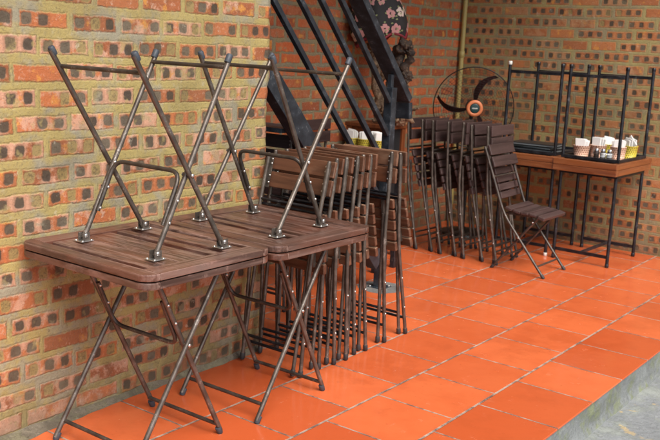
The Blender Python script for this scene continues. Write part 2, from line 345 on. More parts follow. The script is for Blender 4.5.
# ------------------------------------------------------------------ mesh builder
class MB:
    def __init__(self): self.bm = bmesh.new(); self.mats = []; self.mi = 0
    def mat(self, m):
        if m not in self.mats: self.mats.append(m)
        self.mi = self.mats.index(m); return self
    def _merge(self, b2, mtx=None):
        if mtx is not None: bmesh.ops.transform(b2, matrix=mtx, verts=b2.verts)
        vm = {v: self.bm.verts.new(v.co) for v in b2.verts}
        for f in b2.faces:
            try: nf = self.bm.faces.new([vm[v] for v in f.verts])
            except ValueError: continue
            nf.smooth = f.smooth; nf.material_index = self.mi
        b2.free()
    def box(self, lo, hi, bev=0.0, seg=2, mtx=None):
        b = bmesh.new()
        c = [(lo[i] + hi[i]) / 2 for i in range(3)]; s = [abs(hi[i] - lo[i]) for i in range(3)]
        bmesh.ops.create_cube(b, size=1.0)
        for v in b.verts: v.co = Vector((v.co.x * s[0] + c[0], v.co.y * s[1] + c[1], v.co.z * s[2] + c[2]))
        if bev: bmesh.ops.bevel(b, geom=b.edges[:], offset=min(bev, min(s) * .45), segments=seg, affect='EDGES', profile=.6)
        self._merge(b, mtx); return self
    def beam(self, a, b_, w, h, bev=.002, up=(0, 0, 1)):
        a = Vector(a); b_ = Vector(b_); d = (b_ - a); L = d.length; d.normalize()
        upv = Vector(up); s = d.cross(upv)
        if s.length < 1e-4: s = d.cross(Vector((1, 0, 0)))
        s.normalize(); u = s.cross(d)
        m = Matrix(((d.x, s.x, u.x, a.x), (d.y, s.y, u.y, a.y), (d.z, s.z, u.z, a.z), (0, 0, 0, 1)))
        return self.box((0, -w / 2, -h / 2), (L, w / 2, h / 2), bev, 2, m)
    def tube(self, pts, r, seg=10, fillet=0.0, fseg=6, caps=True, closed=False, radii=None):
        P = [Vector(p) for p in pts]
        if fillet and len(P) > 2:
            Q = [P[0]]
            for i in range(1, len(P) - 1):
                a, b, c = P[i - 1], P[i], P[i + 1]
                f = min(fillet, (a - b).length * .49, (c - b).length * .49)
                s = b + (a - b).normalized() * f; e = b + (c - b).normalized() * f
                for k in range(fseg + 1):
                    t = k / fseg
                    Q.append((1 - t) ** 2 * s + 2 * t * (1 - t) * b + t * t * e)
            Q.append(P[-1]); P = Q
        n = len(P); rings = []
        prev = None
        for i in range(n):
            if closed: t = (P[(i + 1) % n] - P[i - 1]).normalized()
            else: t = ((P[min(i + 1, n - 1)] - P[max(i - 1, 0)])).normalized()
            if prev is None:
                ref = Vector((0, 0, 1)) if abs(t.z) < .9 else Vector((1, 0, 0))
                nn = t.cross(ref).normalized()
            else:
                nn = (prev - t * prev.dot(t)).normalized()
            prev = nn; bb = t.cross(nn)
            rr = radii[i] if radii else r
            rings.append([self.bm.verts.new(P[i] + nn * rr * math.cos(2 * PI * k / seg) + bb * rr * math.sin(2 * PI * k / seg)) for k in range(seg)])
        rng = n if closed else n - 1
        for i in range(rng):
            A, B = rings[i], rings[(i + 1) % n]
            for k in range(seg):
                f = self.bm.faces.new([A[k], A[(k + 1) % seg], B[(k + 1) % seg], B[k]]); f.smooth = True; f.material_index = self.mi
        if caps and not closed:
            for ring, rev in ((rings[0], True), (rings[-1], False)):
                vs = [self.bm.verts.new(v.co) for v in ring]
                f = self.bm.faces.new(vs[::-1] if rev else vs); f.material_index = self.mi
        return self
    def lathe(self, prof, seg=24, mtx=None, smooth=True):
        b = bmesh.new(); rings = []
        for (r, z) in prof:
            if r < 1e-6: rings.append([b.verts.new((0, 0, z))])
            else: rings.append([b.verts.new((r * math.cos(2 * PI * k / seg), r * math.sin(2 * PI * k / seg), z)) for k in range(seg)])
        for A, B in zip(rings, rings[1:]):
            for k in range(seg):
                k2 = (k + 1) % seg
                if len(A) == 1 and len(B) == 1: continue
                if len(A) == 1: vs = [A[0], B[k2], B[k]][::-1]
                elif len(B) == 1: vs = [A[k], A[k2], B[0]]
                else: vs = [A[k], A[k2], B[k2], B[k]]
                f = b.faces.new(vs); f.smooth = smooth
        self._merge(b, mtx); return self
    def bolt(self, p, d, r=.006, h=.005):
        d = Vector(d).normalized(); q = Vector((0, 0, 1)).rotation_difference(d).to_matrix().to_4x4()
        return self.lathe([(r, 0), (r, h * .4), (r * .75, h * .8), (0, h)], 10, Matrix.Translation(Vector(p)) @ q)
    def prism(self, outline, z0, z1, bev=0.0):
        b = bmesh.new(); vs = [b.verts.new((x, y, z0)) for x, y in outline]
        f = b.faces.new(vs); r = bmesh.ops.extrude_face_region(b, geom=[f])
        for e in r['geom']:
            if isinstance(e, bmesh.types.BMVert): e.co.z = z1
        bmesh.ops.recalc_face_normals(b, faces=b.faces[:])
        if bev:
            ed = [e for e in b.edges if abs(e.verts[0].co.z - e.verts[1].co.z) < 1e-6]
            bmesh.ops.bevel(b, geom=ed, offset=bev, segments=2, affect='EDGES', profile=.6)
        self._merge(b); return self
    def build(self, name, mat=None, parent=None, loc=None):
        me = bpy.data.meshes.new(name)
        self.bm.normal_update(); self.bm.to_mesh(me); self.bm.free()
        if self.mats: [me.materials.append(m) for m in self.mats]
        else: me.materials.append(mat)
        o = bpy.data.objects.new(name, me); COL.objects.link(o)
        if parent: o.parent = parent
        if loc: o.location = loc
        return o

def tag(o, label=None, cat=None, group=None, kind=None):
    if label: o['label'] = label
    if cat: o['category'] = cat
    if group: o['group'] = group
    if kind: o['kind'] = kind
    return o
def thing(name, label, cat, loc=(0, 0, 0), rot=(0, 0, 0), group=None):
    o = bpy.data.objects.new(name, None); COL.objects.link(o)
    o.empty_display_size = .1
    o.location = loc; o.rotation_euler = rot
    return tag(o, label, cat, group)
def copy_tree(o, parent=None):
    c = o.copy(); COL.objects.link(c); c.parent = parent
    for ch in list(o.children): copy_tree(ch, c)
    return c
def place(o, loc, rot, label):
    o.location = loc; o.rotation_euler = rot; o['label'] = label
    return o

# ------------------------------------------------------------------ setting
m = MB(); m.box((-3.2, -7, -.010), (.388, 5.30, 0.0), .002, 1)
tag(m.build('patio_floor', M['tiles']), kind='structure')
# kerb: roughened concrete face under the edge of the tiles
m = MB(); b = m.bm
ys = [-7 + i * .06 for i in range(int(12.3 / .06) + 1)]
zs = [-.30, -.18, -.165, -.15, -.13, -.11, -.09, -.07, -.05, -.03, -.0105]
gridv = []
for yy in ys:
    rw = []
    for zz in zs:
        k = mnoise.noise(Vector((yy * 5, zz * 14, 2.2))) * .010 + mnoise.noise(Vector((yy * 17, zz * 40, 7.2))) * .004
        foot = max(0, (-.13 - zz)) * .35
        rw.append(b.verts.new((.381 + k + foot, yy, zz)))
    gridv.append(rw)
for i in range(len(ys) - 1):
    for j in range(len(zs) - 1):
        f = b.faces.new([gridv[i][j], gridv[i + 1][j], gridv[i + 1][j + 1], gridv[i][j + 1]]); f.smooth = True
m.box((-3.2, -7, -.30), (.36, 5.3, -.0115))
tag(m.build('kerb', M['kerb']), kind='structure')
m = MB(); b = m.bm                              # street: fine near the camera, one sheet to the horizon
xs = [.36 + .05 * i for i in range(25)] + [1.8, 2.6, 4, 8, 20, 60]
ysn = [-60, -25, -10, -4] + [-2 + .08 * i for i in range(94)] + [6, 9, 20, 60]
gv = [[b.verts.new((x, y, -.163 + (mnoise.noise(Vector((x * 3, y * 3, 0))) * .006 + mnoise.noise(Vector((x * 11, y * 11, 4))) * .0025 if x < 3 else 0))) for y in ysn] for x in xs]
for i in range(len(xs) - 1):
    for j in range(len(ysn) - 1):
        f = b.faces.new([gv[i][j], gv[i + 1][j], gv[i + 1][j + 1], gv[i][j + 1]]); f.smooth = True
gx = [-60, .36]
vv = [b.verts.new(c) for c in ((-60, -60, -.32), (.40, -60, -.32), (.40, 60, -.32), (-60, 60, -.32))]
b.faces.new(vv)
tag(m.build('street', M['street']), kind='structure')

def brick_wall(name, label, mat, x0, x1, y0, y1, h, face, parent=None):
    """wall box; the 'face' side (+x or -y) gets a fine uneven grid"""
    m = MB()
    return m
# front-left wall: uneven face and broken corner edge
WX, WY = -1.222, 1.272
m = MB(); b = m.bm
ph = PHF
yv = [-5, -3.5, -2, -1] + [-.6 + .024 * i for i in range(int((WY + .6) / .024) + 1)]
yv[-1] = WY
zv = [.022 * i for i in range(106)] + [2.6, 3.2, 4.0]
def jut(y, z):
    return mnoise.noise(Vector((y * 6, z * 6, 1))) * .006 + mnoise.noise(Vector((y * 20, z * 22, 5))) * .0035
cols = []
for yy in yv:
    rw = []
    for zz in zv:
        dy = 0
        if yy > WY - .04:
            course = ((zz + 10 * ph) / ph) % 1.0
            inm = abs(course - .5) > .30
            row = math.floor((zz + 10 * ph) / ph)
            dy = (mnoise.noise(Vector((row * 3.37 + .5, 0, 0))) * .018 - (.004 + .010 * abs(mnoise.noise(Vector((row * 1.7 + .3, 9, 0)))) if inm else 0) + mnoise.noise(Vector((zz * 30, 4, 0))) * .009)
        rw.append(b.verts.new((WX + jut(yy, zz), yy + dy, zz)))
    cols.append(rw)
for i in range(len(yv) - 1):
    for j in range(len(zv) - 1):
        f = b.faces.new([cols[i][j], cols[i + 1][j], cols[i + 1][j + 1], cols[i][j + 1]]); f.smooth = True
back = [b.verts.new((WX - .23, cols[-1][j].co.y, zv[j])) for j in range(len(zv))]
for j in range(len(zv) - 1):
    b.faces.new([cols[-1][j], back[j], back[j + 1], cols[-1][j + 1]])
far = [b.verts.new((WX - .23, -5, zz)) for zz in (0, 4.0)]
b.faces.new([back[0], far[0], far[1], back[-1]])
pil = m.build('brick_wall', M['brick_front'])
tag(pil, 'pale yellow-mortared hollow brick wall end behind the two stacked front tables', 'wall')
m = MB(); b = m.bm                               # mortar fillet at the wall foot
prev = None
for i in range(120):
    yy = -1.2 + i * (WY + 1.2) / 119
    n1 = mnoise.noise(Vector((yy * 7, 0, 3))); n2 = mnoise.noise(Vector((yy * 9, 5, 3)))
    near = max(0, min(1, (.35 - yy) / .7)) * .05
    ring = [b.verts.new(c) for c in ((WX - .01, yy, .022 + n1 * .03), (WX + .006, yy, .016 + n1 * .020), (WX + .012 + n2 * .010, yy, .010),
             (WX + .020 + n2 * .014 + near * .6, yy, .005), (WX + .032 + n2 * .022 + near, yy, .0005))]
    if prev:
        for k in range(4):
            f = b.faces.new([prev[k], prev[k + 1], ring[k + 1], ring[k]]); f.smooth = True
    prev = ring
m.build('mortar_footing', M['mortar'], pil)

m = MB(); m.box((-2.62, .2, 0), (-2.36, 5.52, 4.2))
tag(m.build('brick_wall', M['brick_side']), 'reddish solid brick side wall in the shade behind the black steel stair', 'wall')
m = MB(); m.box((-2.36, 5.265, 0), (5.5, 5.52, 4.2))
tag(m.build('brick_wall', M['brick_back']), 'far brown brick wall with rows of dark holes behind the black tables', 'wall')
# unseen roof slab above the frame, added to block zenith sky and darken the recess
m = MB(); m.box((-2.7, -6.5, 3.30), (-.40, 5.6, 3.40), .01, 1)
RO = m.build('sky_block_roof', M['mortar']); tag(RO, kind='structure')

# ------------------------------------------------------------------ folding tables
TH, TT = .763, .027
TXW, TYW = .725, .655
def round_rect(hx, hy, r, n=8):
    o = []
    for cx, cy, a0 in ((hx - r, hy - r, 0), (-hx + r, hy - r, 90), (-hx + r, -hy + r, 180), (hx - r, -hy + r, 270)):
        for k in range(n + 1):
            a = R_(a0 + 90 * k / n); o.append((cx + r * math.cos(a), cy + r * math.sin(a)))
    return o
def table_top():
    m = MB(); hx, hy = TXW / 2, TYW / 2; bw = .062; bx = .085
    z0, z1 = TH - TT, TH; r = .055; n = 8
    # long border boards with rounded outer corners
    for s in (-1, 1):
        m.mat(M['table_x'])
        o = []
        for cx, a0 in ((hx - r, 0), (-hx + r, 90)):
            for k in range(n + 1):
                a = R_(a0 + 90 * k / n); o.append((cx + r * math.cos(a), hy - r + r * math.sin(a)))
        o += [(-hx, hy - bw), (hx, hy - bw)]
        o = [(x, s * y) for x, y in o]
        m.prism(o if s > 0 else o[::-1], z0, z1, .006)
    # cross boards at both ends
    m.mat(M['table_y'])
    for s in (-1, 1):
        x0, x1 = sorted((s * hx * .9985, s * (hx - bx)))
        m.box((x0, -hy + bw + .0012, z0 + .0005), (x1, hy - bw - .0012, z1 - .0005), .003)
    # inner slats with open slots
    m.mat(M['table_x'])
    xi = hx - bx - .001
    edges = [(-hy + bw + .033, -.096), (-.0935, .046), (.081, .124), (.158, hy - bw - .020)]
    for a, c in edges:
        m.box((-xi, a, z0 + .0045), (xi, c, z1 - .0015), .0025)
    return m
XO, XI = .225, .202
OF, OT = -.27, .185
IF_, IT = .22, -.15
def leg_point(ft, tp, z): return ft + (tp - ft) * z / (TH - TT)
def make_table():
    root = thing('folding_table', '', 'table', group='weathered slatted folding tables stacked in two pairs')
    zt = TH - TT - .012
    table_top().build('tabletop', None, root)
    for sx in (-1, 1):
        for (hw, ft, tp) in ((XO, OF, OT), (XI, IF_, IT)):
            m = MB().mat(M['bronze'])
            m.tube([(sx * hw, ft, .012), (sx * hw, leg_point(ft, tp, zt), zt)], .0102, 12)
            lg = m.build('leg', None, root)
            d = Vector((0, tp - ft, TH - TT)).normalized()
            c = MB(); p0 = Vector((sx * hw, ft, 0))
            c.tube([p0 + d * .0, p0 + d * .004, p0 + d * .030, p0 + d * .034], .0, 12, radii=[.0095, .0128, .0128, .0118])
            c.build('foot_cap', M['rubber'], lg)
            k = MB().mat(M['zinc'])                              # bracket + bolts
            yb = leg_point(ft, tp, zt)
            k.box((sx * hw - .026, yb - .030, TH - TT - .0035), (sx * hw + .026, yb + .030, TH - TT - .0005), .001)
            k.mat(M['bronze'])
            k.box((sx * hw - sx * .0135 - .0015, yb - .016, TH - TT - .034), (sx * hw - sx * .0135 + .0015, yb + .018, TH - TT - .003), .001)
            k.box((sx * hw + sx * .0135 - .0015, yb - .016, TH - TT - .034), (sx * hw + sx * .0135 + .0015, yb + .018, TH - TT - .003), .001)
            k.mat(M['zinc'])
            k.bolt((sx * hw + sx * .015, yb - .001, TH - TT - .024), (sx, 0, 0), .0085, .006)
            k.bolt((sx * hw - sx * .015, yb - .001, TH - TT - .024), (-sx, 0, 0), .0085, .006)
            for q in (-.021, .021):
                k.bolt((sx * hw + sx * .020, yb + q, TH - TT - .0036), (0, 0, -1), .005, .004)
                k.bolt((sx * hw - sx * .020, yb + q, TH - TT - .0036), (0, 0, -1), .005, .004)
            k.build('hinge_bracket', None, root)
        p = MB(); zz = .439
        p.tube([(sx * (XI - .012), leg_point(IF_, IT, zz), zz), (sx * (XO + .012), leg_point(IF_, IT, zz), zz)], .0035, 8)
        p.bolt((sx * (XO + .011), leg_point(OF, OT, zz), zz), (sx, 0, 0), .0075, .006)
        p.bolt((sx * (XI - .011), leg_point(IF_, IT, zz), zz), (-sx, 0, 0), .0075, .006)
        p.build('pivot_bolt', M['zinc'], root)
    for (hw, ft, tp, z) in ((XO, OF, OT, .070), (XI, IF_, IT, .048)):
        m = MB(); yy = leg_point(ft, tp, z)
        m.tube([(-hw, yy, z), (hw, yy, z)], .0082, 10)
        m.build('foot_bar', M['bronze_dark'], root)
    m = MB()                                                     # bent locking bar between the inner legs
    def ip(x, z, o=0): return (x, leg_point(IF_, IT, z) + o, z)
    w = XI - .019
    za, zb = TH - TT - .115, TH - TT - .305
    m.tube([ip(-w, za), ip(-w, zb, -.010), ip(w, zb, -.010), ip(w, za)], .0085, 10, .055, 8)
    hp = m.build('locking_bar', M['bronze_dark'], root)
    for sx in (-1, 1):
        for z in (za - .012, za - .09):
            m = MB(); m.tube([ip(sx * (w - .010), z), ip(sx * (XI + .011), z)], .003, 8)
            m.bolt(ip(sx * (XI + .010), z), (sx, 0, 0), .006, .005); m.bolt(ip(sx * (w - .0078), z), (-sx, 0, 0), .006, .005)
            m.build('bolt', M['zinc'], hp)
    return root
t0 = make_table()
C1, C2 = (-.845, .157), (-.822, .818)
place(t0, (C1[0], C1[1], 0), (0, 0, 0), 'upright weathered folding table nearest the camera, carrying another upside down on its top')
place(copy_tree(t0), (C1[0] + .004, C1[1] - .004, 2 * TH + .0045), (0, PI, 0),
      'upside-down folding table with legs in the air, lying on the nearest table')
place(copy_tree(t0), (C2[0], C2[1], 0), (0, 0, 0), 'second upright folding table, between the nearest table and the row of folded chairs')
place(copy_tree(t0), (C2[0] - .003, C2[1] + .004, 2 * TH + .0045), (PI, 0, R_(-.6)),
      'upside-down folding table with legs in the air, just in front of the black stair')

# ------------------------------------------------------------------ folding chairs
CHW = .19
def slat(m, xw, c, t_dir, w, th, bow=0.0, bev=.004, lip=0.0):
    """slat along x centred at side-profile point c=(s,z), its height along t_dir; slightly bowed"""
    n = 6 if bow else 1
    t = Vector((0, t_dir[0], t_dir[1])).normalized(); nn = Vector((1, 0, 0)).cross(t)
    b = bmesh.new(); rows = []
    for i in range(n + 1):
        x = -xw + 2 * xw * i / n
        off = bow * (1 - (x / xw) ** 2)
        c0 = Vector((x, c[0], c[1])) - nn * off
        rows.append([b.verts.new(c0 + t * (w / 2) * a + nn * (th / 2) * d) for a, d in ((-1, -1), (1, -1), (1, 1), (-1, 1))])
    for A, B in zip(rows, rows[1:]):
        for k in range(4): b.faces.new([A[k], A[(k + 1) % 4], B[(k + 1) % 4], B[k]])
    b.faces.new(rows[0][::-1]); b.faces.new(rows[-1])
    bmesh.ops.recalc_face_normals(b, faces=b.faces[:])
    ed = [e for e in b.edges if e.calc_face_angle(0) > .8]
    bmesh.ops.bevel(b, geom=ed, offset=bev, segments=3, affect='EDGES', profile=.5)
    m._merge(b)
def make_chair(wood, foot, knee, top, sfoot, stop, srear, sfront, folded, frame, bar, seat_curve=0.0, overhang=.022, nslat=5):
    """side profile points are (s, z); s points forward (+y of the chair)"""
    root = thing('folding_chair', '', 'chair')
    F, K, T = Vector((0, foot[0], foot[1])), Vector((0, knee[0], knee[1])), Vector((0, top[0], top[1]))
    SF, ST = Vector((0, sfoot[0], sfoot[1])), Vector((0, stop[0], stop[1]))
    r = .0098
    def at(v, x): return Vector((x, v.y, v.z))
    for sx in (-1, 1):
        x = sx * CHW
        m = MB(); m.tube([at(F + (K - F).normalized() * .006, x), at(K, x), at(T, x)], r, 12, .09, 6)
        m.lathe([(r, 0), (r * .8, r * .55), (0, r * .8)], 10, Matrix.Translation(at(T, x)) @ Vector((0, 0, 1)).rotation_difference((T - K).normalized()).to_matrix().to_4x4())
        lg = m.build('back_leg', M[frame], root)
        d = (K - F).normalized()
        c = MB(); c.tube([at(F, x), at(F + d * .004, x), at(F + d * .030, x), at(F + d * .033, x)], 0, 12, radii=[.009, .0125, .0125, .0112])
        c.build('foot_cap', M['rubber_dark'], lg)
        x2 = sx * (CHW - .024)
        m = MB(); m.tube([at(SF + (ST - SF).normalized() * .006, x2), at(ST, x2)], r * .95, 12)
        lg2 = m.build('front_leg', M[frame], root)
        d = (ST - SF).normalized()
        c = MB(); c.tube([at(SF, x2), at(SF + d * .004, x2), at(SF + d * .030, x2), at(SF + d * .033, x2)], 0, 12, radii=[.009, .0125, .0125, .0112])
        c.build('foot_cap', M['rubber_dark'], lg2)
    # backrest: two slats standing a little in front of the frame
    up = (T - K).normalized(); fw = Vector((0, up.z, -up.y))
    m = MB()
    for dist, w in ((.032, .078), (.122, .078)):
        c = T - up * dist + fw * .030
        slat(m, CHW + overhang, (c.y, c.z), (up.y, up.z), w, .017, .006, .0045)
    m.build('backrest', wood, root)
    for sx in (-1, 1):
        m = MB().mat(M[frame])
        a = T - up * .012 + fw * .0135; e = T - up * .165 + fw * .0135
        m.beam(at(a, sx * (CHW - .010)), at(e, sx * (CHW - .010)), .030, .004, .001, (0, fw.y, fw.z))
        m.mat(M['zinc'])
        for dist in (.022, .045, .105, .140):
            p = at(T - up * dist + fw * .012, sx * (CHW - .020)); m.bolt(p, -fw, .0055, .006)
        m.build('bracket', None, root)
    # seat
    A, B = Vector((0, srear[0], srear[1])), Vector((0, sfront[0], sfront[1]))
    dv = (B - A); L = dv.length; t = dv.normalized(); nrm = Vector((0, -t.z, t.y))
    m = MB(); step = L / nslat
    for i in range(nslat):
        f = (i + .5) / nslat
        bend = seat_curve * ((2 * f - 1) ** 2) * (1.0 if f < .5 else -1.0)
        sl = seat_curve * 4 * (2 * f - 1) * (1 if f < .5 else -1) / L
        c = A + dv * f + nrm * bend
        tt = (t + nrm * sl).normalized()
        w = step - .011
        slat(m, CHW + overhang * .6, (c.y, c.z), (tt.y, tt.z), w, .019 if i < nslat - 1 else .024, 0, .0045)
    m.build('seat', wood, root)
    for sx in (-1, 1):
        m = MB().mat(M[frame])                                    # seat rails under the slats
        m.beam(at(A + dv * .03 - nrm * .019, sx * (CHW - .045)), at(B - dv * .12 - nrm * .019, sx * (CHW - .045)), .014, .018, .002)
        m.build('seat_rail', None, root)
    # stretchers
    for (p, hw) in ((F + (K - F) * (.10 / max(.1, (K - F).length)), CHW), (SF + (ST - SF) * (.13 / (ST - SF).length), CHW - .024)):
        m = MB(); m.tube([at(p, -hw), at(p, hw)], .0075, 10); m.build('stretcher', M[bar], root)
    p = T - up * .225
    m = MB(); m.tube([at(p, -CHW), at(p, CHW)], .0072, 10)
    q = A - nrm * .02
    m.build('stretcher', M[bar], root)
    m = MB(); m.tube([at(q, -CHW), at(q, CHW)], .0065, 10)
    m.build('stretcher', M[bar], root)
    for sx in (-1, 1):                                            # rivets where the frames cross
        best = min((((F + (K - F) * (i / 40)) - (SF + (ST - SF) * (j / 40))).length, i, j) for i in range(41) for j in range(41))
        for pp in ((F + (K - F) * .62, F + (K - F) * .30) if folded else (F + (K - F) * (best[1] / 40), SF + (ST - SF) * .93)):
            m = MB(); m.bolt(at(pp, sx * (CHW + r * .8)), (sx, 0, 0), .006, .005)
            m.build('rivet', M['zinc'], root)
    return root

FOLD = dict(foot=(0, 0), knee=(-.045, .56), top=(-.005, 1.045), sfoot=(-.032, .004), stop=(-.024, .72), srear=(.012, .800), sfront=(.068, .500), folded=True)
near_proto = make_chair(M['chair'], frame='bronze', bar='blacksteel', **FOLD)
near = [  # foot y, lean (top y - foot y), dx, yaw
    (1.090, .150, -.985, -.8, 'nearest folded chair of the row behind the front tables, its whole wooden back facing out'),
    (1.236, .070, -.990, 1.0, 'folded brown chair, second from the front tables in the near row'),
    (1.350, .020, -.976, -1.0, 'folded brown chair, third from the front tables in the near row'),
    (1.440, .012, -.972, .9, 'folded brown chair, fourth from the front tables in the near row'),
    (1.545, -.012, -.990, -1.2, 'folded brown chair in the near row, fifth from the tables, touching the sixth'),
    (1.632, -.055, -.982, .9, 'folded brown chair in the near row, sixth from the tables, before a small gap'),
    (1.815, -.040, -.985, 1.2, 'folded brown chair after the gap, second from the far end of the near row'),
    (2.040, -.165, -.985, -1.5, 'last folded chair of the near row, leaning forward beside the stair post'),
]
for i, (fy, lean, cx, yaw, lab) in enumerate(near):
    o = near_proto if i == 0 else copy_tree(near_proto)
    o['group'] = 'brown folded chairs in the near row'
    ang = -math.asin((lean + .005) / 1.045)
    place(o, (cx, fy + (.0 if ang < 0 else 0), 0.002 if ang <= 0 else .002), (ang, 0, R_(yaw)), lab)

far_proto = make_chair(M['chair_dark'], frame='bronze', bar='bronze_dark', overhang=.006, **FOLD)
FX = [-1.885, -1.770, -1.665, -1.560, -1.460, -1.300, -1.190]
FT = [-2.040, -1.935, -1.820, -1.705, -1.550, -1.490, -1.350]
words = ['farthest left dark folded chair of the far row, next to the orange wooden stand',
         'dark folded chair, second from the orange wooden stand in the far row',
         'dark folded chair, third from the orange wooden stand in the far row',
         'dark folded chair in the middle of the far row, in front of the fan',
         'dark folded chair, third from the open chair counting the far row leftwards',
         'dark folded chair in the far row, second from the open chair',
         'dark folded chair directly behind the open chair in the far row']
for i in range(7):
    o = far_proto if i == 0 else copy_tree(far_proto)
    o['group'] = 'dark folded chairs in the far row'
    lean = FT[i] - FX[i]
    ang = -math.asin((lean + .005) / 1.045)
    place(o, (FX[i], 4.135 + (.012 if i % 2 else -.01), .002), (ang, 0, -PI / 2 + R_((-3, 2, -1.5, 3.5, -1, -4, 2)[i])), words[i])

o = copy_tree(far_proto); o['group'] = 'dark folded chairs kept by the stair'
place(o, (-1.73, 1.85, .002), (-.02, 0, R_(2)), 'dark folded chair under the stair, peeping out past the brick wall corner')
o = copy_tree(far_proto); o['group'] = 'dark folded chairs kept by the stair'
place(o, (-2.17, 2.98, .002), (-R_(-5), 0, -PI / 2 + R_(3)), 'dark folded chair leaning on the reddish wall behind the stair rails')

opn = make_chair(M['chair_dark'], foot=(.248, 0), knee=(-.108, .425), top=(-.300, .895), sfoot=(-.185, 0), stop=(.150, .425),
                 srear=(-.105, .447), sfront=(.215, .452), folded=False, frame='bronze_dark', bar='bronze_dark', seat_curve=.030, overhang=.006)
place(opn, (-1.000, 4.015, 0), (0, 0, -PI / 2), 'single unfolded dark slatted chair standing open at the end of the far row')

# ------------------------------------------------------------------ black framed tables with orange tops
DH = .76
def make_deck_table():
    root = thing('framed_table', '', 'table', group='black framed tables with orange wooden tops stacked in two pairs')
    hx, hy, t = .252, .385, .046
    m = MB()
    m.mat(M['deck_x'])
    for s in (-1, 1): m.box((-hx, s * hy - (.05 if s > 0 else 0), DH - t), (hx, s * hy + (0 if s > 0 else .05), DH), .004)
    m.mat(M['deck_y'])
    for s in (-1, 1): m.box((s * hx - (.05 if s > 0 else 0) - s*.0005, -hy + .0505, DH - t + .0005), (s * hx + (0 if s > 0 else .05) - s*.0005, hy - .0505, DH - .0005), .004)
    n = 5; x0 = -hx + .052; w = (2 * hx - .104) / n
    for i in range(n): m.box((x0 + i * w + .002, -hy + .0515, DH - t * .62), (x0 + (i + 1) * w - .002, hy - .0515, DH - .002), .003)
    m.build('tabletop', None, root)
    lx, ly, r = .220, .285, .013
    zt = DH - t - .0005
    m = MB()                                                       # welded steel ring under the top
    for s in (-1, 1):
        m.box((-lx - .012, s * ly - .012, zt - .024), (lx + .012, s * ly + .012, zt), .002)
        m.box((s * lx - .0118, -ly + .0122, zt - .0238), (s * lx + .0118, ly - .0122, zt - .0002), .002)
    m.box((-.20, -.27, zt - .006), (.20, .27, zt - .001))
    m.build('frame_ring', M['blacksteel'], root)
    for sx in (-1, 1):
        for sy in (-1, 1):
            m = MB(); m.tube([(sx * lx, sy * ly, .008), (sx * lx, sy * ly, zt - .024)], r, 12)
            lg = m.build('leg', M['blacksteel'], root)
            c = MB(); c.tube([(sx * lx, sy * ly, 0), (sx * lx, sy * ly, .003), (sx * lx, sy * ly, .026), (sx * lx, sy * ly, .028)], 0, 12, radii=[.012, .0155, .0155, .014])
            c.build('foot_cap', M['blacksteel'], lg)
    z = .080
    for s in (-1, 1):
        m = MB(); m.box((-lx + r * .8, s * ly - .009, z - .012), (lx - r * .8, s * ly + .009, z + .012), .002); m.build('stretcher', M['blacksteel'], root)
    m = MB(); m.box((-.009, -ly + .0095, z - .011), (.009, ly - .0095, z + .011), .002); m.build('stretcher', M['blacksteel'], root)
    return root
dt = make_deck_table()
D1, D2 = (-1.288, 4.830), (-.766, 4.822)
place(dt, (D1[0], D1[1], 0), (0, 0, R_(1.2)), 'upright black framed table behind the open chair, with menus stacked above it')
o = place(copy_tree(dt), (D1[0], D1[1], 2 * DH + .001), (PI, 0, R_(1.2)), 'upturned black framed table, one leg tip white, holding the black menus')
leg = [c for c in o.children if c.name.startswith('leg') and c.data]
# the white plastic cap on one leg tip: swap that single foot cap for a white one
lw = min(leg, key=lambda c: (sum((v.co.x for v in c.data.vertices)) / len(c.data.vertices) - sum((v.co.y for v in c.data.vertices)) / len(c.data.vertices)))
cap = lw.children[0]
for c in leg:
    cx = sum(v.co.x for v in c.data.vertices) / len(c.data.vertices); cy = sum(v.co.y for v in c.data.vertices) / len(c.data.vertices)
    if cx < 0 and cy > 0: cap = c.children[0]
cap.data = cap.data.copy(); cap.data.materials.clear(); cap.data.materials.append(M['whitecap']); cap['label'] = 'white plastic leg tip'
o1 = dt
for c in o1.children:
    if c.name.startswith('leg'):
        cx = sum(v.co.x for v in c.data.vertices) / len(c.data.vertices); cy = sum(v.co.y for v in c.data.vertices) / len(c.data.vertices)
        if cx > 0 and cy < 0:
            k = c.children[0]; k.data = k.data.copy(); k.data.materials.clear(); k.data.materials.append(M['whitecap']); k['label'] = 'white plastic foot tip'
place(copy_tree(dt), (D2[0], D2[1], 0), (0, 0, R_(-1.0)), 'upright black framed table farthest right, its orange top under another table')
place(copy_tree(dt), (D2[0], D2[1], 2 * DH + .001), (PI, 0, R_(-1.0)), 'upturned black framed table farthest right, holding the white napkin baskets')
for o in list(COL.objects):                                        # upturned right table and lower right table keep plain black tips
    if o.name.startswith('framed_table') and abs(o.location.x - D2[0]) < .01:
        for c in o.children:
            for k in c.children:
                k.data.materials.clear() if False else None
                if k.data.materials and k.data.materials[0] == M['whitecap']:
                    k.data = k.data.copy(); k.data.materials[0] = M['blacksteel']
                    if 'label' in k: del k['label']

ZS = DH + .046 + .002                                              # underside level of the upturned tops
ZR = ZS + .006 + .001
# menus
for i, lab in enumerate(('black menu folder at the bottom of the stack on the left upturned table',
                         'black menu folder in the middle of the stack on the left upturned table',
                         'black menu folder on top of the stack on the left upturned table')):
    root = thing('menu_folder', lab, 'menu', (-1.300 + (.006, -.010, .004)[i], 4.735 + (.0, .012, -.008)[i], ZR + .0005 + i * .0215), (0, 0, R_((1, -3, 4)[i])), 'menu folders in a stack')
    m = MB(); m.box((-.185, -.125, 0), (.185, .125, .0045), .0015); m.box((-.185, -.125, .0160), (.185, .125, .0205), .0015)
    m.box((-.185, -.125, .004), (-.181, .125, .0165)); m.build('cover', M['menu'], root)
    m = MB(); m.box((-.180, -.119, .0048), (.178, .119, .0157)); m.build('page_block', M['menupage'], root)

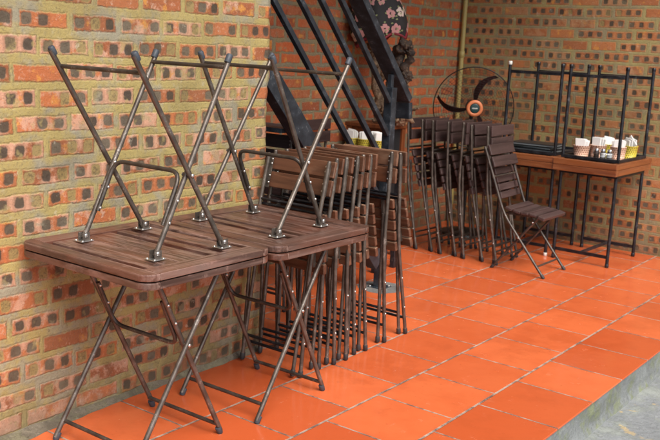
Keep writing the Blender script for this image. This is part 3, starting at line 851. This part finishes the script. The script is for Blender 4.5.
def basket(loc, rot, wm, label, h=.085, r0=.040, r1=.052, fold=0, group='napkin baskets on the right upturned table', sheets=4):
    root = thing('napkin_basket', label, 'basket', loc, (0, 0, R_(rot)), group)
    m = MB(); m.lathe([(0, .001), (r0, .001), (r0 + (r1 - r0) * .5, h * .5), (r1, h), (r1 + .003, h + .003), (r1 - .003, h + .004), (r1 - .005, h), (r0 - .004, .006), (0, .006)], 28)
    m.build('woven_basket', wm, root)
    rs = random.Random(int(loc[0] * 977 + loc[1] * 331))
    m = MB()
    for k in range(sheets):
        b = bmesh.new(); w = r1 * .74; hh = h + .042 + rs.random() * .022
        yy = -r1 * .55 + k * r1 * 1.1 / (sheets - 1); th = .0085
        tip = hh + (.022 if (fold and k == sheets - 2) else 0)
        lean = rs.uniform(-.012, .012); sk = rs.uniform(-.012, .012)
        ww = w * (1 - (yy / r1) ** 2 * .45)
        pts = [(-ww * .8, .010), (ww * .8, .010), (ww + sk, hh - .006), (ww * .4, tip), (-ww + sk, hh + rs.uniform(-.008, .008))]
        if fold and k == sheets - 2: pts = [(-ww * .8, .010), (ww * .8, .010), (ww * 1.25, h + .008), (ww * 1.5 , h + .016), (-ww * .3, hh + .030), (-ww, hh)]
        A = [b.verts.new((x, yy - th / 2 + lean * z / hh, z)) for x, z in pts]; B = [b.verts.new((x, yy + th / 2 + lean * z / hh, z)) for x, z in pts]
        b.faces.new(A); b.faces.new(B[::-1])
        for i in range(len(pts)): b.faces.new([A[i], B[i], B[(i + 1) % len(pts)], A[(i + 1) % len(pts)]])
        bmesh.ops.recalc_face_normals(b, faces=b.faces[:])
        bmesh.ops.bevel(b, geom=b.edges[:], offset=.0030, segments=2, affect='EDGES')
        m._merge(b, Matrix.Rotation(rs.uniform(-.16, .16), 4, 'Z') @ Matrix.Rotation(rs.uniform(-.05, .05), 4, 'X'))
    m.build('napkins', M['paper'], root)
basket((-.885, 4.640, ZR), 10, M['basket_o'], 'peach woven napkin basket, leftmost of the baskets on the right upturned table', r0=.052, r1=.064)
basket((-.795, 4.755, ZR), -12, M['basket_o'], 'peach woven napkin basket behind the condiment caddy, second from the left', r0=.052, r1=.064, h=.09)
basket((-.790, 4.935, ZR), 20, M['basket_y'], 'yellow-green woven basket half hidden between the peach baskets', r0=.048, r1=.058, h=.088)
basket((-.640, 4.765, ZR), 5, M['basket_o'], 'peach woven napkin basket touching the bright yellow basket', r0=.052, r1=.062, h=.092)
basket((-.600, 4.915, ZR), -38, M['basket_y'], 'bright yellow woven basket at the right, a napkin corner jutting out', r0=.050, r1=.062, h=.095, fold=1)

# condiment caddy with three jars
cad = thing('condiment_caddy', 'small chrome wire caddy in front of the napkin baskets', 'caddy', (-.700, 4.610, ZR), (0, 0, R_(6)))
m = MB()
for z in (.006, .045): m.tube([(-.075, -.026, z), (.075, -.026, z), (.075, .026, z), (-.075, .026, z)], .0022, 6, closed=True)
for x, y in ((-.075, -.026), (.075, -.026), (.075, .026), (-.075, .026)): m.tube([(x, y, 0), (x, y, .045)], .0022, 6)
for x in (-.05, -.02, .02, .05): m.tube([(x, -.026, .006), (x, .026, .006)], .002, 6)
m.tube([(-.075, 0, .045), (-.075, 0, .082), (-.05, 0, .088)], .0024, 6, .02)
m.build('wire_rack', M['chrome'], cad)
for i, (x, lab) in enumerate(((-.050, 'dark sauce jar at the left end of the chrome caddy'), (0.0, 'pale-labelled jar in the middle of the chrome caddy'), (.050, 'pale-labelled jar at the right end of the chrome caddy'))):
    rz = R_(6); wx = -.700 + x * math.cos(rz); wy = 4.610 + x * math.sin(rz)
    j = thing('sauce_jar', lab, 'jar', (wx, wy, ZR + .0085), (0, 0, 0), 'jars in the condiment caddy')
    m = MB(); m.lathe([(0, 0), (.019, 0), (.021, .004), (.021, .046), (.016, .054), (.016, .056), (0, .056)], 18); m.build('jar_body', M['glass'], j)
    m = MB(); m.lathe([(.0175, .0545), (.0178, .070), (.016, .072), (0, .072)], 18); m.build('lid', M['chrome'], j)
    if i: m = MB(); m.lathe([(.0213, .010), (.0216, .011), (.0216, .042), (.0213, .043)], 18); m.build('paper_band', M['label'], j)

# ------------------------------------------------------------------ black steel stair
st = thing('steel_stair', 'blue-black steel stair with slanting rails beyond the brick corner', 'stair', (-1.43, 2.75, 0))
SX, SY = -1.43, 2.75
def loc(x, y, z): return (x - SX, y - SY, z)
def at_y(y0, z0, y): return z0 - 1.05 * (y - y0)
tops = [(1.546, 1.798), (1.772, 1.813), (1.959, 1.825), (2.148, 1.838)]
for (y0, z0) in tops:
    m = MB(); ya = .15
    m.beam(loc(SX - .012, ya, at_y(y0, z0, ya)), loc(SX - .012, 2.715, at_y(y0, z0, 2.715)), .030, .030, .003)
    m.build('rail', M['stairsteel'], st)
m = MB(); hy0, hz0 = 2.40, 1.800
m.beam(loc(SX - .050, .15, at_y(hy0, hz0, .15)), loc(SX - .050, 2.955, at_y(hy0, hz0, 2.955) + .03), .110, .048, .005)
m.beam(loc(SX - .050, 2.955, at_y(hy0, hz0, 2.955) + .012), loc(SX - .050, 2.965, at_y(hy0, hz0, 2.955) - .095), .110, .040, .005, (0, 1, 0))
m.build('handrail', M['stairsteel'], st)
m = MB(); y0, z0 = 1.582, 1.451
m.beam(loc(SX - .040, .15, at_y(y0, z0 - .085, .15)), loc(SX - .040, 2.71, at_y(y0, z0 - .085, 2.71)), .075, .118, .004)
m.build('stringer', M['stairsteel'], st)
m = MB(); m.beam(loc(SX - .560, .15, at_y(y0, z0 - .085, .15)), loc(SX - .560, 2.71, at_y(y0, z0 - .085, 2.71)), .060, .118, .004)
m.build('stringer', M['stairsteel'], st)
for i in range(13):
    yy = 2.60 - i * .19; zz = at_y(y0, z0 - .085, yy)
    m = MB(); m.box(loc(SX - .529, yy - .11, zz - .015), loc(SX - .079, yy + .11, zz + .012), .003)
    m.build('tread', M['stairsteel'], st)
m = MB()
m.box(loc(SX - .055, 2.718, 0), loc(SX + .005, 2.778, 1.33), .004)
m.box(loc(SX - .045, 2.733, 1.33), loc(SX - .015, 2.763, at_y(hy0, hz0, 2.75) - .02), .003)
m.build('newel_post', M['stairsteel'], st)
m = MB(); m.box(loc(SX - .085, 2.69, .001), loc(SX + .035, 2.81, .010), .002); bp = m.build('base_plate', M['stairsteel'], st)
for bx in (-.070, .020):
    for by in (2.703, 2.797):
        m = MB(); m.bolt(loc(SX + bx, by, .0098), (0, 0, 1), .008, .008); m.build('bolt', M['zinc'], bp)
m = MB(); b = m.bm
ring = [b.verts.new((SX - .02 + math.cos(a) * (.155 + .03 * mnoise.noise(Vector((math.cos(a) * 2, math.sin(a) * 2, 0)))), 2.76 + math.sin(a) * (.15 + .03 * mnoise.noise(Vector((math.cos(a) * 2, math.sin(a) * 2, 3)))), .0008)) for a in [2 * PI * k / 40 for k in range(40)]]
inner = [b.verts.new((SX - .02 + (v.co.x - SX + .02) * .55, 2.76 + (v.co.y - 2.76) * .55, .006)) for v in ring]
for k in range(40):
    f = b.faces.new([ring[k], ring[(k + 1) % 40], inner[(k + 1) % 40], inner[k]]); f.smooth = True
b.faces.new(inner)
tag(m.build('cement_pad', M['cement']), 'rough grey cement patch on the tiles round the stair post', 'cement patch')

# ------------------------------------------------------------------ things in the recess
# orange wooden stand
sd = thing('wooden_stand', 'tall orange wooden stand behind the stair post, carrying driftwood', 'stand', (-2.085, 3.54, 0))
m = MB(); m.box((-.20, -.13, .985), (.20, .13, 1.015), .005); m.build('top', M['orange_z'], sd)
for sx in (-1, 1):
    for sy in (-1, 1):
        m = MB(); m.box((sx * .168 - .024, sy * .098 - .024, 0), (sx * .168 + .024, sy * .098 + .024, .9845), .003); m.build('leg', M['orange_z'], sd)
m = MB()
m.box((-.1435, -.110, .86), (.1435, -.090, .984), .002)
m.build('apron', M['orange_z'], sd)
m = MB(); m.box((-.1435, .092, .16), (.1435, .108, .984), .002); m.build('shade_back', M['menu'], sd)  # back and side panels painted black as the shade inside the open stand
for k in (-1, 1):
    m = MB(); m.box((k * .168 - .008, -.0735, .16), (k * .168 + .008, .0735, .984), .002)
    m.build('shade_side', M['menu'], sd)
m = MB(); m.box((-.159, -.09, .25), (.159, .09, .27), .003); m.build('shelf', M['orange_z'], sd)

# low dark table with yellow baskets
bt = thing('side_table', 'low dark side table under the yellow napkin baskets behind the stair', 'table', (-1.93, 3.17, 0))
m = MB(); m.box((-.26, -.15, .775), (.26, .15, .80), .004); m.build('top', M['chair_dark'], bt)
for sx in (-1, 1):
    for sy in (-1, 1):
        m = MB(); m.box((sx * .23 - .018, sy * .12 - .018, 0), (sx * .23 + .018, sy * .12 + .018, .7745), .003); m.build('leg', M['blacksteel'], bt)
for i, (x, lab) in enumerate(((-2.035, 'yellow woven napkin basket seen between the stair rails, leftmost of three'),
                              (-1.930, 'yellow woven napkin basket seen between the stair rails, middle of three'),
                              (-1.822, 'yellow woven napkin basket right beside the stair post, rightmost of three'))):
    basket((x, 3.16 + .01 * i, .801), i * 25, M['basket_y'], lab, h=.125, r0=.043, r1=.050, group='yellow baskets behind the stair')

# driftwood: gnarled pieces built of twisting tapered limbs and knots
def gnarl(m, limbs, knots, seed):
    rs = random.Random(seed)
    for pts, r0, r1 in limbs:
        P = []; n = 9
        for i in range(n + 1):
            t = i / n * (len(pts) - 1); k = min(int(t), len(pts) - 2); f = t - k
            P.append(Vector(pts[k]).lerp(Vector(pts[k + 1]), f) + Vector((rs.uniform(-1, 1), rs.uniform(-1, 1), rs.uniform(-1, 1))) * r0 * .35)
        m.tube(P, 0, 9, radii=[(r0 + (r1 - r0) * i / n) * rs.uniform(.75, 1.3) for i in range(n + 1)])
    for c, r in knots:
        b = bmesh.new(); bmesh.ops.create_icosphere(b, subdivisions=4, radius=r)
        for v in b.verts:
            v.co *= 1 + .55 * mnoise.noise(v.co * (1.5 / r) + Vector((seed, c[0] * 9, c[2] * 9))) + .40 * mnoise.noise(v.co * (3.6 / r) + Vector((c[2], 3, seed)))
        for f in b.faces: f.smooth = True
        m._merge(b, Matrix.Translation(Vector(c)))
sc = (-1.935, 3.60)
m = MB()
gnarl(m, [([(0, 0, .02), (-.02, 0, .2), (.02, .01, .36), (-.01, 0, .50)], .060, .042), ([(0, 0, .30), (-.09, .0, .36), (-.08, .02, .46), (-.03, 0, .55)], .034, .026),
          ([(.01, 0, .42), (.07, 0, .48), (.08, 0, .56)], .036, .026), ([(0, 0, .18), (-.08, -.02, .24), (-.10, 0, .31)], .034, .014), ([(0, 0, .14), (.07, -.02, .20), (.06, 0, .28)], .034, .016),
          ([(-.04, 0, .54), (.02, 0, .585), (.08, 0, .56)], .034, .03)],
      [((-.04, 0, .40), .055), ((.03, -.01, .57), .058), ((0, 0, .26), .058), ((.05, 0, .36), .045), ((-.01, 0, .10), .065)], 3)
o = m.build('driftwood_sculpture', M['drift'], None, (sc[0], sc[1], 1.014)); tag(o, 'dark knobbly driftwood sculpture standing against the reddish brick', 'sculpture')
m = MB()
gnarl(m, [([(0, 0, .03), (-.10, -.03, .06), (-.16, -.04, .02)], .030, .012), ([(-.02, -.02, .03), (-.07, -.06, .10), (-.05, -.08, .15)], .028, .010),
          ([(.02, 0, .03), (.10, .0, .07), (.17, .01, .03)], .030, .012), ([(.02, 0, .04), (.08, -.04, .12), (.13, -.05, .16)], .028, .008), ([(0, 0, .04), (.02, -.07, .06), (.04, -.10, .02)], .030, .014),
          ([(.04, 0, .04), (.13, .02, .12), (.19, .02, .13)], .020, .007)],
      [((0, 0, .045), .050), ((.06, -.01, .05), .045), ((-.06, -.02, .045), .04)], 11)
o = m.build('driftwood_root', M['drift_pale'], None, (sc[0] + .015, sc[1] - .07, 1.016)); tag(o, 'pale spreading driftwood root lying at the foot of the dark sculpture', 'driftwood')
# lamp: driftwood trunk with a black floral shade
lp = thing('driftwood_lamp', 'driftwood lamp with a black floral cloth shade behind the stair handrail', 'lamp', (-2.15, 3.60, 1.016))
m = MB()
gnarl(m, [([(0.06, 0, .01), (.05, 0, .20), (.00, 0, .40), (-.02, 0, .60), (-.01, 0, .70)], .048, .036), ([(.02, 0, .30), (.07, 0, .36), (.06, 0, .46)], .032, .016), ([(-.02, 0, .50), (-.06, 0, .56), (-.05, 0, .63)], .032, .018)],
      [((.04, 0, .12), .055), ((0, 0, .44), .05), ((-.02, 0, .56), .052)], 21)
m.build('trunk', M['drift_pale'], lp)
m = MB(); b = m.bm; N = 48; rings = []
prof = [(.205, .600), (.232, .70), (.222, .80), (.19, .90), (.15, 1.00)]
for j, (r, z) in enumerate(prof):
    rw = []
    for k in range(N):
        a = 2 * PI * k / N
        hexr = .88 + .12 * abs(math.cos(3 * a)); dip = .050 * abs(math.sin(3 * a)) if j == 0 else 0
        rw.append(b.verts.new((r * hexr * math.cos(a), r * hexr * math.sin(a), z + dip)))
    rings.append(rw)
for A, B in zip(rings, rings[1:]):
    for k in range(N):
        f = b.faces.new([A[k], A[(k + 1) % N], B[(k + 1) % N], B[k]]); f.smooth = True
top = [b.verts.new((v.co.x * .97, v.co.y * .97, 1.0)) for v in rings[-1]]; b.faces.new(top)
sh = m.build('lamp_shade', M['shade'], lp)
m = MB()
m.tube([(v.co.x * 1.012, v.co.y * 1.012, v.co.z - .004) for v in [bpy.data.meshes[sh.data.name].vertices[k] for k in range(N)]], .010, 8, closed=True)
m.build('shade_trim', M['redtrim'], sh)
# printed flowers: thin raised patches following the shade
def shade_pt(a, z):
    for (r0, z0), (r1, z1) in zip(prof, prof[1:]):
        if z0 <= z <= z1:
            r = r0 + (r1 - r0) * (z - z0) / (z1 - z0); break
    else: r = prof[-1][0]
    hexr = .88 + .12 * abs(math.cos(3 * a)); r = r * hexr + .0035
    return Vector((r * math.cos(a), r * math.sin(a), z))
rs = random.Random(5)
def blob(a, z, w, h, mat):
    m.mat(mat); n = 10
    c = m.bm.verts.new(shade_pt(a, z) * 1.0 + shade_pt(a, z).normalized() * .001); ring = []
    for k in range(n):
        t = 2 * PI * k / n; q = 1 + .18 * math.sin(t * 3 + a * 7)
        ring.append(m.bm.verts.new(shade_pt(a + w * q * math.cos(t) / .22, z + h * q * math.sin(t))))
    for k in range(n):
        f = m.bm.faces.new([c, ring[k], ring[(k + 1) % n]]); f.material_index = m.mi
for a0 in [R_(k) for k in (-150, -110, -85, -62, -38, -10, 30, 80, 140)]:
    for q in range(3):
        a = a0 + rs.uniform(-.28, .28); z = .665 + q * .115 + rs.uniform(-.02, .03)
        m = MB()
        mt = M['petal'] if rs.random() < .55 else M['petal_w']
        for k in range(5):
            t = 2 * PI * k / 5 + rs.random() * .4
            blob(a + .022 * math.cos(t) / .22, z + .022 * math.sin(t), .017, .016, mt)
        for k in range(5): blob(a + rs.uniform(-.05, .05) / .22, z + rs.uniform(-.05, .05), .009, .006, M['leafprint'])
        m.build('flower_print', None, sh)

# the shade sits askew on its trunk
_ax = Vector((-.59, .80, 0)).normalized(); _q = Matrix.Rotation(R_(-13), 3, _ax); _c = Vector((0, 0, .72))
sh.rotation_euler = _q.to_euler(); sh.location = _c - _q @ _c

# standing fan
fn = thing('standing_fan', 'large black cage fan with dark red blades and orange hub badge', 'fan', (-1.885, 4.70, 0), (0, 0, R_(34)))
FZ = 1.115; FR = .338
m = MB()
for k in range(1, 15):
    rr = FR * (.16 + .84 * k / 14); yy = -.085 * math.sqrt(max(0, 1 - (rr / FR) ** 2)) - .012
    m.tube([(rr * math.cos(2 * PI * i / 48), yy, FZ + rr * math.sin(2 * PI * i / 48)) for i in range(48)], .0010, 5, closed=True)
for k in range(48):
    a = 2 * PI * k / 48; P = []
    for q in range(7):
        t = .14 + .86 * q / 6; rr = FR * t; P.append((rr * math.cos(a + q * .03), -.085 * math.sqrt(max(0, 1 - t * t)) - .010, FZ + rr * math.sin(a + q * .03)))
    m.tube(P, .0008, 4)
    m.tube([(p[0], .075 * math.sqrt(max(0, 1 - ((p[0]) ** 2 + (p[2] - FZ) ** 2) / FR ** 2)) + .012, p[2]) for p in P], .0008, 4)
m.tube([(FR * math.cos(2 * PI * i / 64), 0, FZ + FR * math.sin(2 * PI * i / 64)) for i in range(64)], .0045, 8, closed=True)
m.build('cage', M['fanwire'], fn)
Ry = Matrix.Rotation(PI / 2, 4, 'X')
m = MB().mat(M['fanring']); m.lathe([(.042, 0), (.066, 0), (.070, .006), (.066, .014), (.046, .018), (.042, .014)], 32, Matrix.Translation((0, -.092, FZ)) @ Ry)
bd = m.build('badge_ring', None, fn)
m = MB().mat(M['fanhub']); m.lathe([(0, .016), (.030, .0155), (.0425, .013), (.0425, 0)][::-1], 32, Matrix.Translation((0, -.092, FZ)) @ Ry)
m.mat(M['whitecap'])
for i, (x, w, h) in enumerate(((-.019, .006, .010), (-.010, .006, .013), (0.0, .007, .009), (.010, .006, .012), (.019, .006, .009))):
    m.box((x - w / 2, -.1105, FZ - h / 2), (x + w / 2, -.1075, FZ + h / 2), .001)
m.build('badge_disc', None, fn)
m = MB(); b = m.bm                                                 # three broad curved blades
for kb in range(3):
    a0 = R_(80 + 108 * kb); rows = []
    for i in range(9):
        t = i / 8; rr = .05 + .27 * t; a = a0 - .50 * t * t + .1
        wd = .020 + .020 * math.sin(PI * min(1, t * 1.05)) * (1 if t < .9 else .75)
        rw = []
        for j in range(5):
            q = (j / 4 - .5); aa = a + q * wd * 1.6 / rr * (rr / (rr + .04))
            rw.append(b.verts.new((rr * math.cos(aa), -.03 + q * .05 , FZ + rr * math.sin(aa))))
        rows.append(rw)
    for A, B in zip(rows, rows[1:]):
        for j in range(4):
            f = b.faces.new([A[j], A[j + 1], B[j + 1], B[j]]); f.smooth = True
r = bmesh.ops.solidify(b, geom=b.faces[:], thickness=.003)
m.build('blade', M['fanblade'], fn)
m = MB(); m.tube([(0, -.04, FZ), (0, .05, FZ), (0, .17, FZ)], 0, 16, radii=[.035, .060, .055]); m.build('motor', M['fanwire'], fn)
m = MB(); m.tube([(0, .14, .03), (0, .14, FZ - .02)], .016, 12); m.build('pole', M['fanwire'], fn)
m = MB(); m.lathe([(0, 0), (.20, 0), (.205, .012), (.19, .022), (.03, .05), (.02, .06), (0, .06)], 32, Matrix.Translation((0, .14, .001))); m.build('base', M['fanwire'], fn)

# yellow pipe in the corner
pp = thing('yellow_pipe', 'yellow painted pipe running up the corner of the reddish and far walls', 'pipe', (-2.318, 5.215, 0))
m = MB(); m.tube([(0, 0, .0), (0, 0, 4.0)], .021, 16); m.build('pipe_run', M['pvc'], pp)
m = MB(); m.lathe([(.0212, 0), (.027, .003), (.027, .055), (.0212, .058)], 16, Matrix.Translation((0, 0, 1.52))); m.build('coupling', M['pvc'], pp)

# ------------------------------------------------------------------ camera
cam = bpy.data.cameras.new('camera'); co = bpy.data.objects.new('camera', cam); COL.objects.link(co)
r = Vector((.79742, .60155, .04754)); u = Vector((-.15303, .1254, .98023)); f = Vector((-.5837, .78893, -.19205))
mt = Matrix(((r.x, u.x, -f.x, 1.74025), (r.y, u.y, -f.y, -2.15935), (r.z, u.z, -f.z, 1.58837), (0, 0, 0, 1)))
co.matrix_world = mt
cam.sensor_width = 36; cam.lens = 49.15; cam.clip_end = 300; cam.clip_start = .05
cam.dof.use_dof = True; cam.dof.focus_distance = 3.3; cam.dof.aperture_fstop = 7.0
S.camera = co

# ------------------------------------------------------------------ light
w = bpy.data.worlds.new('World'); S.world = w; w.use_nodes = True
nt = w.node_tree; bg = nt.nodes['Background']
sky = nt.nodes.new('ShaderNodeTexSky'); sky.sky_type = 'NISHITA'; sky.sun_disc = False
el, az = R_(52), R_(115)                                           # azimuth clockwise from +Y
sky.sun_elevation = el; sky.sun_rotation = az
sky.air_density = 1.0; sky.dust_density = 4.0; sky.ozone_density = 1.0
nt.links.new(sky.outputs[0], bg.inputs[0]); bg.inputs[1].default_value = .08
sl = bpy.data.lights.new('sun', 'SUN'); sl.energy = 1.5; sl.angle = R_(45); sl.color = (1, .96, .90)
so = bpy.data.objects.new('sun', sl); COL.objects.link(so)
d = Vector((math.sin(az) * math.cos(el), math.cos(az) * math.cos(el), math.sin(el)))
so.rotation_euler = d.to_track_quat('Z', 'Y').to_euler(); so.location = d * 20
vs = S.view_settings; vs.view_transform = 'Standard'; vs.look = 'None'; vs.gamma = 1; vs.exposure = 1.42; vs.use_curve_mapping = False
S.cycles.max_bounces = 6; S.cycles.use_denoising = True
